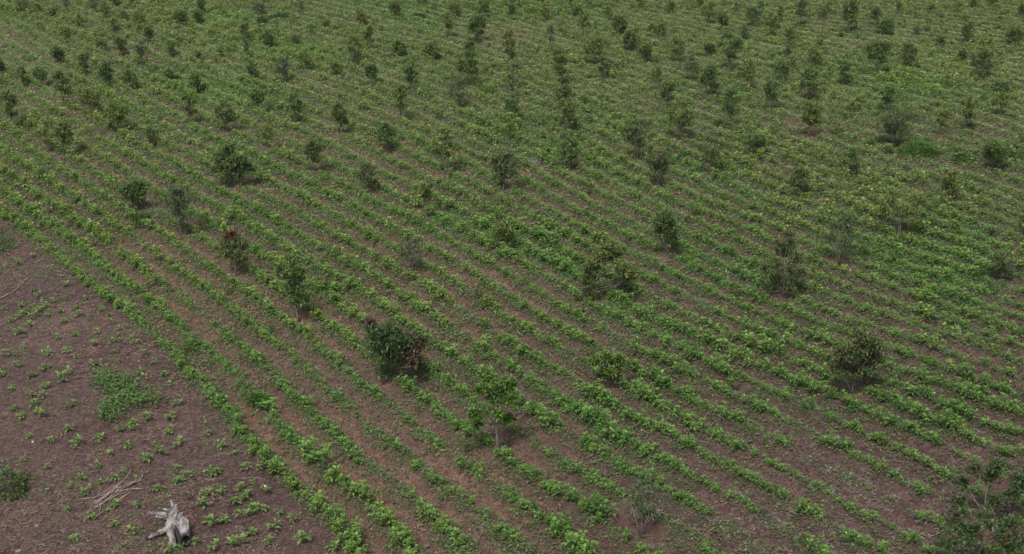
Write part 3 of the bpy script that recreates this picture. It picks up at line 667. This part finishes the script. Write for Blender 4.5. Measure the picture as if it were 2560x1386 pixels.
twig_heap('dead_shrub', 720, 446, 30, .3, M_REDTW, 40, False, 'reddish dead shrub right of the big open dark sapling', 'dead shrub', 32)
twig_heap('brush_heap', 370, 184, 46, .10, M_REDTW, 40, True, 'flat reddish heap of dead brush at upper left of field', 'brush heap', 33)
twig_heap('leaf_heap', 1032, 706, 50, .10, M_REDTW, 46, True, 'reddish heap of dead twigs under the nearly bare grey sapling', 'brush heap', 34)
twig_heap('brush_heap', 292, 192, 30, .14, M_GREYTW, 40, True, 'small grey heap of cut brush at upper left of field', 'brush heap', 35)

# ------------------------------------------------------------------ seedlings on the bare soil
SEED = [(7,947,1),(45,927,1),(77,954,1),(118,937,1.2),(155,967,1.6),(114,980,1),(114,1001,1),(30,979,.9),(79,997,.9),(86,1024,1.1),(35,1033,.9),(55,1048,1.1),(103,1049,1.1),(178,1028,1.1),(242,935,1.3),(385,933,1),(407,959,1),(363,967,.9),(427,984,.9),(368,987,.7),(452,1023,.9),(370,1058,1.3),(424,1056,1.2),(299,1083,1.1),(331,1068,1),(336,1081,.9),(176,1081,1),(245,1102,1.2),(200,1115,1.3),(133,1108,1),(71,1098,.8),(425,1091,1.2),(524,1095,.9),(447,1122,1.1),(387,1117,.6),(318,1123,1),(402,1140,1.1),(279,1140,.9),(366,1159,1.3),(555,1122,1.2),(123,1169,.8),(244,1168,.8),(203,1197,.9),(291,1199,1),(252,1213,.8),(445,1172,.8),(619,1177,1.1),(528,1189,1.2),(546,1179,1),(472,1196,1),(444,1209,1),(400,1226,1),(210,1238,1),(514,1241,1.1),(516,1266,1.3),(553,1236,1.1),(585,1260,1.2),(602,1229,1),(615,1251,1.3),(635,1211,.8),(667,1238,.9),(286,1265,1),(348,1270,1),(225,1297,1.1),(281,1317,.9),(328,1334,1.0),(528,1312,1.3),(560,1304,1.1),(617,1295,1.1),(639,1285,1.3),(681,1320,1.3),(731,1305,1.1),(627,1337,1.1),(593,1360,1.4),(763,1360,1.4),(829,1377,1.2),(676,1354,.8),(193,1357,1.1),(417,1377,1.1),(452,1372,.9),(489,1364,1),(535,1377,1.1),(168,1273,.7),(173,1216,.6),
 (45,662,1.1),(84,648,.9),(13,675,.9),(52,768,1),(15,776,.8),(145,857,.9),(190,850,.9),(245,850,1),(283,880,1),(239,881,1),(173,900,1.1),(123,901,1.2),(60,877,.9),(18,897,1.1),(47,841,1.2),(30,803,1),(77,799,1.1),(94,783,1),(81,820,1.1),(124,793,1),(151,783,1),(198,796,1.1),(188,779,.9),(229,800,1),(215,722,.8),(161,719,.9),(219,749,.9),(254,781,1),(272,800,.8),(282,820,.8),(299,843,.9),(330,870,.8),(346,887,.8),(363,911,.9),(291,907,.8),(192,917,.8),(158,813,.9),(128,675,.8),(84,729,.7),(61,709,.7),(101,742,.9),(134,756,.9),(111,773,1),(161,749,.8),(67,786,1),(50,793,1),(300,930,.7),(350,955,.8),(310,1180,.7),(590,1140,.7),(660,1280,.9),(700,1290,.8),(60,1150,.7),(340,1200,.7)]
SM = [('the grey weathered stump', 425, 1310), ('the loose stick pile', 290, 1225), ('the sprawling vine patch', 300, 1010), ('the dark bush at the left edge', 26, 1190), ('the small pale scrap', 663, 1222),
      ('the long forked dead branch', 40, 720), ('the outermost crop row', 620, 1106), ('the outermost crop row', 320, 776), ('the lower left photo corner', 0, 1386)]
SM[7] = ('the upper end of the bare soil', 230, 760)
lab = place_labels([('bigger leafy' if s_ >= 1.2 else ('tiny' if s_ < .85 else 'small leafy'), x, y) for x, y, s_ in SEED], SM, 'seedling')
SEEDP = [mesh_np('seedling', *make_plant(np.random.default_rng(600 + i), n=24, R=.115, h=.11, base=np.array([.150, .25, .066]), lf=.80), M_LEAF) for i in range(8)]
for i, (x, y, s_) in enumerate(SEED):
    X, Y = ground(x, y); X, Y = float(X), float(Y)
    o = link('seedling', SEEDP[i % 8], None, (X, Y, float(terrain(X, Y))), i * 1.7, s_ * 1.45); v = rng.uniform(.85, 1.12); o.color = (v, v * rng.uniform(.92, 1.04), v, 1)
    tag(o, lab[i], 'seedling', 'seedlings dotted over the bare soil')

# sprawling vine patch
poly = [(232,964),(262,953),(290,962),(338,975),(340,998),(372,1010),(412,1014),(404,1026),(358,1028),(318,1035),(300,1046),(280,1064),(244,1052),(248,1030),(285,1018),(255,1000),(232,985)]
def inside(x, y, P):
    c = np.zeros(len(x), bool); j = len(P) - 1
    for i in range(len(P)):
        xi, yi = P[i]; xj, yj = P[j]
        m = ((yi > y) != (yj > y)) & (x < (xj - xi) * (y - yi) / (yj - yi + 1e-9) + xi); c ^= m; j = i
    return c
def patch(name, poly, n, h, base, lab_, seed, mat):
    r = np.random.default_rng(seed); xs_ = [min(p[0] for p in poly) - 14, max(p[0] for p in poly) + 14]; ys_ = [min(p[1] for p in poly) - 10, max(p[1] for p in poly) + 10]
    x = r.uniform(min(xs_), max(xs_), n * 3) ; y = r.uniform(min(ys_), max(ys_), n * 3); m = inside(x + r.normal(0, 9, n * 3), y + r.normal(0, 7, n * 3), poly); m &= (noise(x, y, 14, seed) + .5 * noise(x, y, 5, seed) > .36); x, y = x[m][:n], y[m][:n]; n = len(x)
    X, Y = ground(x, y); Z = terrain(X, Y) + h * r.uniform(.1, 1, n) * (.4 + .9 * noise(X, Y, .5, 50)); cX, cY = float(X.mean()), float(Y.mean()); cZ = float(terrain(cX, cY))
    P = np.stack([X - cX, Y - cY, Z - cZ], 1); D = unit(n, r, -.1, .8); L = r.uniform(.05, .15, n)
    col = np.array(base) * r.uniform(.65, 1.35, (n, 1)); V, T, C = leaves(P, D, L, L * r.uniform(.4, .65, n), col, droop=.25, r=r)
    return tag(link(name, mesh_np(name, V, T, C, mat), None, (cX, cY, cZ)), lab_, 'weed patch')
patch('vine_patch', poly, 2000, .34, (.100, .185, .048), 'wide sprawling patch of green vines on the bare soil', 61, M_LEAF)
patch('weed_patch', [(-8,574),(18,586),(34,606),(30,632),(-8,644)], 480, .16, (.075, .120, .045), 'leafy weed patch at the left edge under the first rows', 62, M_LEAF)['kind'] = 'stuff'
patch('weed_patch', [(30,1225),(62,1180),(72,1195),(66,1222),(50,1240),(34,1242)], 420, .12, (.085, .110, .040), 'yellowish weed patch spilling right from the dark left-edge bush', 63, M_WEED)['kind'] = 'stuff'

# ------------------------------------------------------------------ sticks, branch, scraps
def P3(x, y, z):
    X, Y = ground(x, y, z); return np.array([float(X), float(Y), z])
def stick(pts, rad, lab_, group=None, mat=M_STICK, name='stick', lift=.0, side_twig=True, seed=0):
    r = np.random.default_rng(seed); W = []
    for (x, y) in pts:
        X, Y = ground(x, y); W.append([float(X), float(Y), float(terrain(X, Y)) + rad + lift + .004])
    W = np.array(W); c = W.mean(0); W = W - c
    Q_ = []                                             # gentle crooks between the points
    for a, b in zip(W[:-1], W[1:]):
        for t in (0, .33, .66): Q_.append(a + (b - a) * t + (r.normal(0, .012, 3) * [1, 1, .15] if t else 0))
    Q_.append(W[-1]); n = len(Q_); st = [tube(Q_, list(np.linspace(rad, rad * .45, n)), 6)]
    if side_twig and n > 3:
        i = n // 2; d = Q_[i + 1] - Q_[i]; d /= np.linalg.norm(d); s_ = np.array([-d[1], d[0], .1]) * r.choice([-1, 1])
        st.append(tube([Q_[i], Q_[i] + d * .08 + s_ * .06, Q_[i] + d * .18 + s_ * .09], [rad * .5, rad * .4, rad * .25], 5))
    V, T, C = join(st); o = link(name, mesh_np(name, V, T, None, mat), None, tuple(c)); tag(o, lab_, 'branch' if name == 'branch' else 'stick', group)
    return o
PG = 'sticks of the loose pile on the bare soil'
PILE = [([(270,1189),(250,1228),(224,1272)], 'stick crossing the left end of the loose stick pile at a steep slant'), ([(328,1176),(316,1196),(292,1219),(262,1240)], 'stick with its upper tip sticking out above the middle of the pile'),
 ([(375,1175),(350,1199),(335,1208),(300,1224)], 'stick reaching furthest to the upper right from the pile'), ([(361,1197),(319,1211),(265,1240),(236,1262)], 'stick whose right tip ends just under the furthest-reaching one'),
 ([(358,1224),(335,1225),(294,1235),(258,1256)], 'stick bending level at the right side of the pile'), ([(327,1230),(284,1258),(260,1276),(234,1299)], 'longest lowest stick running down-left below the pile'),
 ([(198,1248),(234,1247),(265,1238),(300,1220)], 'stick whose left tip lies flat, furthest left of the pile'), ([(258,1241),(253,1258),(249,1284)], 'short upright-looking stick pointing down from the middle of the pile'),
 ([(342,1190),(341,1201),(330,1212),(296,1234)], 'stick with a kinked top beside the furthest-reaching one')]
for i in range(10):
    a = i / 9; PILE.append(([(322 - 12 * (i % 3), 1204 + 26 * a), (280 + 3 * (i % 4), 1224 + 24 * a), (232 + 5 * (i % 3), 1252 + 20 * a)], 'thin bare stick bundled in the middle of the loose stick pile'))
for i, (p, l_) in enumerate(PILE): stick(p, .012 + .004 * (i % 3), l_, PG, lift=.012 * (i % 5), seed=i)
STK = [([(0,748),(30,735),(58,712),(82,688)], .022, 'long bare forked dead branch at the left edge below the rows', 'branch'), ([(0,737),(12,724),(20,715)], .014, 'short dead branch beside the long forked one at the left edge', 'branch'),
 ([(501,1172),(518,1150),(538,1138)], .008, 'thin slanting twig on bare soil left of the outermost row', 'stick'), ([(538,1138),(566,1133),(592,1135)], .008, 'thin curved twig touching the outermost crop row', 'stick'),
 ([(600,1197),(630,1196),(659,1201)], .009, 'thin flat twig just above the small pale scrap', 'stick'), ([(466,1251),(474,1246),(481,1243)], .018, 'short thick dark stick right of the stump top', 'stick'),
 ([(286,947),(302,946),(316,949)], .012, 'short reddish stick above the vine patch', 'stick'), ([(785,1092),(800,1108),(812,1118),(830,1132)], .011, 'curved pale stick in a furrow right of the outermost rows', 'stick'),
 ([(1361,1115),(1372,1130),(1391,1146)], .016, 'pale stick in a furrow right of the bright green sapling', 'stick'), ([(1173,1172),(1178,1163),(1181,1153)], .012, 'short upright-lying stick below the bright green sapling', 'stick'),
 ([(941,1223),(946,1233),(954,1240)], .012, 'short crooked stick in the reddish furrow at lower left centre', 'stick'), ([(1016,1310),(1016,1298),(1019,1286)], .014, 'reddish stick lying up the furrow near the bottom edge', 'stick'),
 ([(1301,1236),(1318,1247),(1334,1257)], .012, 'thin grey stick in a furrow left of the bright broad-leaved bush', 'stick'), ([(1204,1334),(1205,1324),(1207,1316)], .011, 'very short stick near the bottom edge at centre', 'stick'),
 ([(2372,1034),(2382,1050),(2393,1069)], .013, 'pale stick at right between dark-soil rows, furthest up', 'stick'), ([(2487,1098),(2492,1108),(2503,1119)], .013, 'small pale hooked stick near the right edge', 'stick'),
 ([(1782,1145),(1783,1158),(1782,1174)], .012, 'short pale stick lying straight up the slope, lower right of centre', 'stick'), ([(2268,1355),(2284,1362),(2303,1367)], .015, 'pale curved stick at the bottom edge, left of corner saplings', 'stick'),
 ([(2306,1302),(2320,1303),(2337,1302)], .012, 'thin level stick among pale straw at lower right', 'stick'), ([(730,816),(735,824),(741,834)], .014, 'pale stick below the slim dark sapling', 'stick'),
 ([(659,756),(667,761),(677,767)], .011, 'small stick in a furrow left of the slim dark sapling', 'stick'), ([(467,826),(471,820),(477,815)], .010, 'small reddish twig in the bare furrow beside the rounded bright bush', 'stick'),
 ([(252,600),(259,604),(267,609)], .010, 'small pale stick in a furrow among the left rows', 'stick'), ([(538,793),(547,794),(559,796)], .011, 'level pale stick in the red furrow right of the rounded bright bush', 'stick'),
 ([(684,774),(697,771),(711,772)], .010, 'thin level stick beneath the slim dark sapling', 'stick'), ([(1101,852),(1110,860),(1116,866)], .010, 'thin pale stick in a furrow right of the dark dense wide sapling', 'stick')]
for i, (p, rd, l_, nm) in enumerate(STK): stick(p, rd, l_, 'loose sticks lying on the soil', name=nm, seed=50 + i, side_twig=(rd > .012), mat=M_CHAR if 'dark stick' in l_ else M_STICK)
def scrap(x, y, L, W, a, lab_):
    X, Y = ground(x, y); bm = bmesh.new()
    pts = [(-.5, -.4), (-.2, -.5), (.3, -.45), (.5, -.1), (.42, .4), (0, .5), (-.45, .35)]
    top = [bm.verts.new((p[0] * L, p[1] * W, .035 + .012 * math.sin(i * 2.1))) for i, p in enumerate(pts)]; bot = [bm.verts.new((p[0] * L * .9, p[1] * W * .9, -.01)) for p in pts]
    bm.faces.new(top); bm.faces.new(bot[::-1])
    for i in range(7): bm.faces.new((top[i], bot[i], bot[(i + 1) % 7], top[(i + 1) % 7]))
    me = bpy.data.meshes.new('pale_scrap'); bm.to_mesh(me); bm.free(); me.materials.append(M_WHITE if 'white' in lab_ else M_STICK)
    tag(link('pale_scrap', me, None, (float(X), float(Y), float(terrain(X, Y))), a), lab_, 'scrap')
scrap(562, 692, .20, .08, -.5, 'white scrap below the foot of the red-tipped oval sapling')
scrap(545, 672, .14, .05, .7, 'white sliver left of the red-tipped oval sapling\'s foot')
scrap(571, 683, .10, .05, .1, 'smallest white scrap touching the red-tipped oval sapling\'s soil patch')
scrap(663, 1222, .17, .05, 1.8, 'small white scrap on bare soil left of the outermost row')
scrap(1411, 808, .11, .05, .4, 'white curved chip in the furrow under the hook-shaped sapling')
scrap(45, 1377, .13, .08, .2, 'pale stone-like chip on bare soil near the lower left corner')
scrap(91, 1312, .10, .07, .2, 'pinkish chip on bare soil at lower left')
scrap(83, 1109, .06, .04, .2, 'tiny white chip on bare soil right of the left-edge grass')
scrap(515, 1225, .06, .04, .2, 'tiny white chip on bare soil above right of the stump')

# ------------------------------------------------------------------ the stump: weathered wood, roots in the air, burnt hollow end
root = bpy.data.objects.new('tree_stump', None); scene.collection.objects.link(root)
o0 = P3(440, 1320, 0); tz = float(terrain(o0[0], o0[1])); root.location = (o0[0], o0[1], tz)
tag(root, 'grey weathered tree stump lying on bare soil with roots splayed and burnt hollow end', 'tree stump')
def SP(x, y, z): return P3(x, y, z) - np.array([o0[0], o0[1], 0])
def limb(pts, k=10):
    """pts: (x, y, z, radius) -> tube with interpolated smooth joints"""
    W = np.array([list(SP(p[0], p[1], p[2])) + [p[3]] for p in pts]); t = np.linspace(0, len(W) - 1, (len(W) - 1) * 4 + 1)
    Q_ = np.stack([np.interp(t, np.arange(len(W)), W[:, c]) for c in range(4)], 1)
    return tube(Q_[:, :3], Q_[:, 3], k)
body = [limb([(432,1260,.32,.05),(434,1270,.33,.085),(438,1282,.32,.135),(446,1296,.30,.165),(454,1310,.27,.155),(460,1323,.24,.13),(462,1333,.22,.115)], 14),
        limb([(428,1290,.26,.10),(424,1304,.22,.11),(425,1322,.17,.095),(430,1342,.11,.08),(438,1368,.05,.05)], 10),
        limb([(434,1283,.30,.10),(420,1282,.24,.08),(404,1279,.17,.062),(388,1277,.11,.05),(369,1276,.07,.028)], 8),
        limb([(430,1308,.20,.09),(415,1317,.15,.078),(398,1324,.10,.066),(382,1332,.07,.055),(367,1342,.05,.036)], 8),
        limb([(436,1274,.31,.07),(422,1269,.28,.04),(407,1266,.24,.028)], 7), limb([(433,1264,.32,.05),(429,1252,.31,.03),(424,1242,.33,.014)], 7),
        limb([(440,1280,.34,.08),(452,1279,.36,.05),(461,1274,.36,.022)], 7), limb([(436,1264,.33,.05),(441,1254,.36,.025)], 7),
        limb([(450,1290,.36,.09),(462,1292,.37,.06),(470,1300,.34,.035)], 7), limb([(468,1302,.31,.04),(470,1318,.27,.035),(470,1334,.23,.02)], 6),
        limb([(426,1290,.2,.06),(408,1288,.12,.035),(388,1286,.06,.018)], 7)]
V, T, C = join(body); sb = link('trunk', mesh_np('trunk', V, T, None, M_STUMP), root)
rm = sb.modifiers.new('remesh', 'REMESH'); rm.mode = 'VOXEL'; rm.voxel_size = .013; rm.use_smooth_shade = True
tx = bpy.data.textures.new('grain', 'CLOUDS'); tx.noise_scale = .06; tx.noise_depth = 5
dm = sb.modifiers.new('gnarl', 'DISPLACE'); dm.texture = tx; dm.strength = .05; dm.mid_level = .55; dm.texture_coords = 'LOCAL'
# burnt hollow: a ragged ring with a dark bowl
dirv = SP(463, 1337, .21) - SP(458, 1321, .25); dirv[2] += .10; dirv /= np.linalg.norm(dirv); c0 = SP(463, 1343, .22)
a_ = np.cross(dirv, [0, 0, 1.]); a_ /= np.linalg.norm(a_); b_ = np.cross(dirv, a_); V = []; T = []
prof = [(.128, -.04), (.130, .03), (.116, .055), (.098, .02), (.080, -.12), (.0, -.16)]
kN = 22; r = np.random.default_rng(5)
for (rr, dd) in prof:
    for j in range(kN):
        q = 2 * math.pi * j / kN; w_ = 1 + .06 * math.sin(3 * q) + r.normal(0, .02); V.append(c0 + dirv * (dd + r.normal(0, .007)) + (a_ * math.cos(q) + b_ * math.sin(q)) * rr * w_)
for i in range(len(prof) - 1):
    for j in range(kN):
        p = i * kN + j; q = i * kN + (j + 1) % kN; T += [(p, q, q + kN), (p, q + kN, p + kN)]
link('charred_hollow', mesh_np('charred_hollow', np.array(V), np.array(T), None, M_CHAR), root)
def cap(x, y, z, rad, x2, y2, z2):
    V, T, C = limb([(x, y, z, rad * 1.02), ((x + x2) / 2, (y + y2) / 2, (z + z2) / 2, rad * 1.05), (x2, y2, z2, rad * .5)], 9)
    link('charred_tip', mesh_np('charred_tip', V, T, None, M_CHAR), root)
cap(371, 1339, .055, .042, 364, 1344, .035); cap(373, 1277, .075, .034, 366, 1275, .055); cap(437, 1362, .06, .058, 439, 1371, .035)
# near-black tube in charred-wood material, stands in for shadow in the split flank
V, T, C = limb([(437,1308,.34,.02),(441,1320,.29,.045),(446,1334,.22,.055),(450,1348,.14,.035)], 8); link('split_shadow', mesh_np('split_shadow', V, T, None, M_CHAR), root)

# ------------------------------------------------------------------ thin air between the camera and the far field
bm = bmesh.new(); bmesh.ops.create_cube(bm, size=1.0); me = bpy.data.meshes.new('haze'); bm.to_mesh(me); bm.free()
hz = link('haze', me); hz.scale = (2700, 2000, 20.6); hz.location = (0, 400, 9.0)
hm, hnt, hout = new_mat('haze'); hv = N(hnt, 'ShaderNodeVolumePrincipled'); hv.inputs['Color'].default_value = (.86, .90, .96, 1); hv.inputs['Density'].default_value = .00020; hv.inputs['Anisotropy'].default_value = .2
hnt.links.new(hv.outputs[0], hout.inputs['Volume']); me.materials.append(hm)
tag(hz, 'faint pale haze over the far field', None, None, 'stuff')
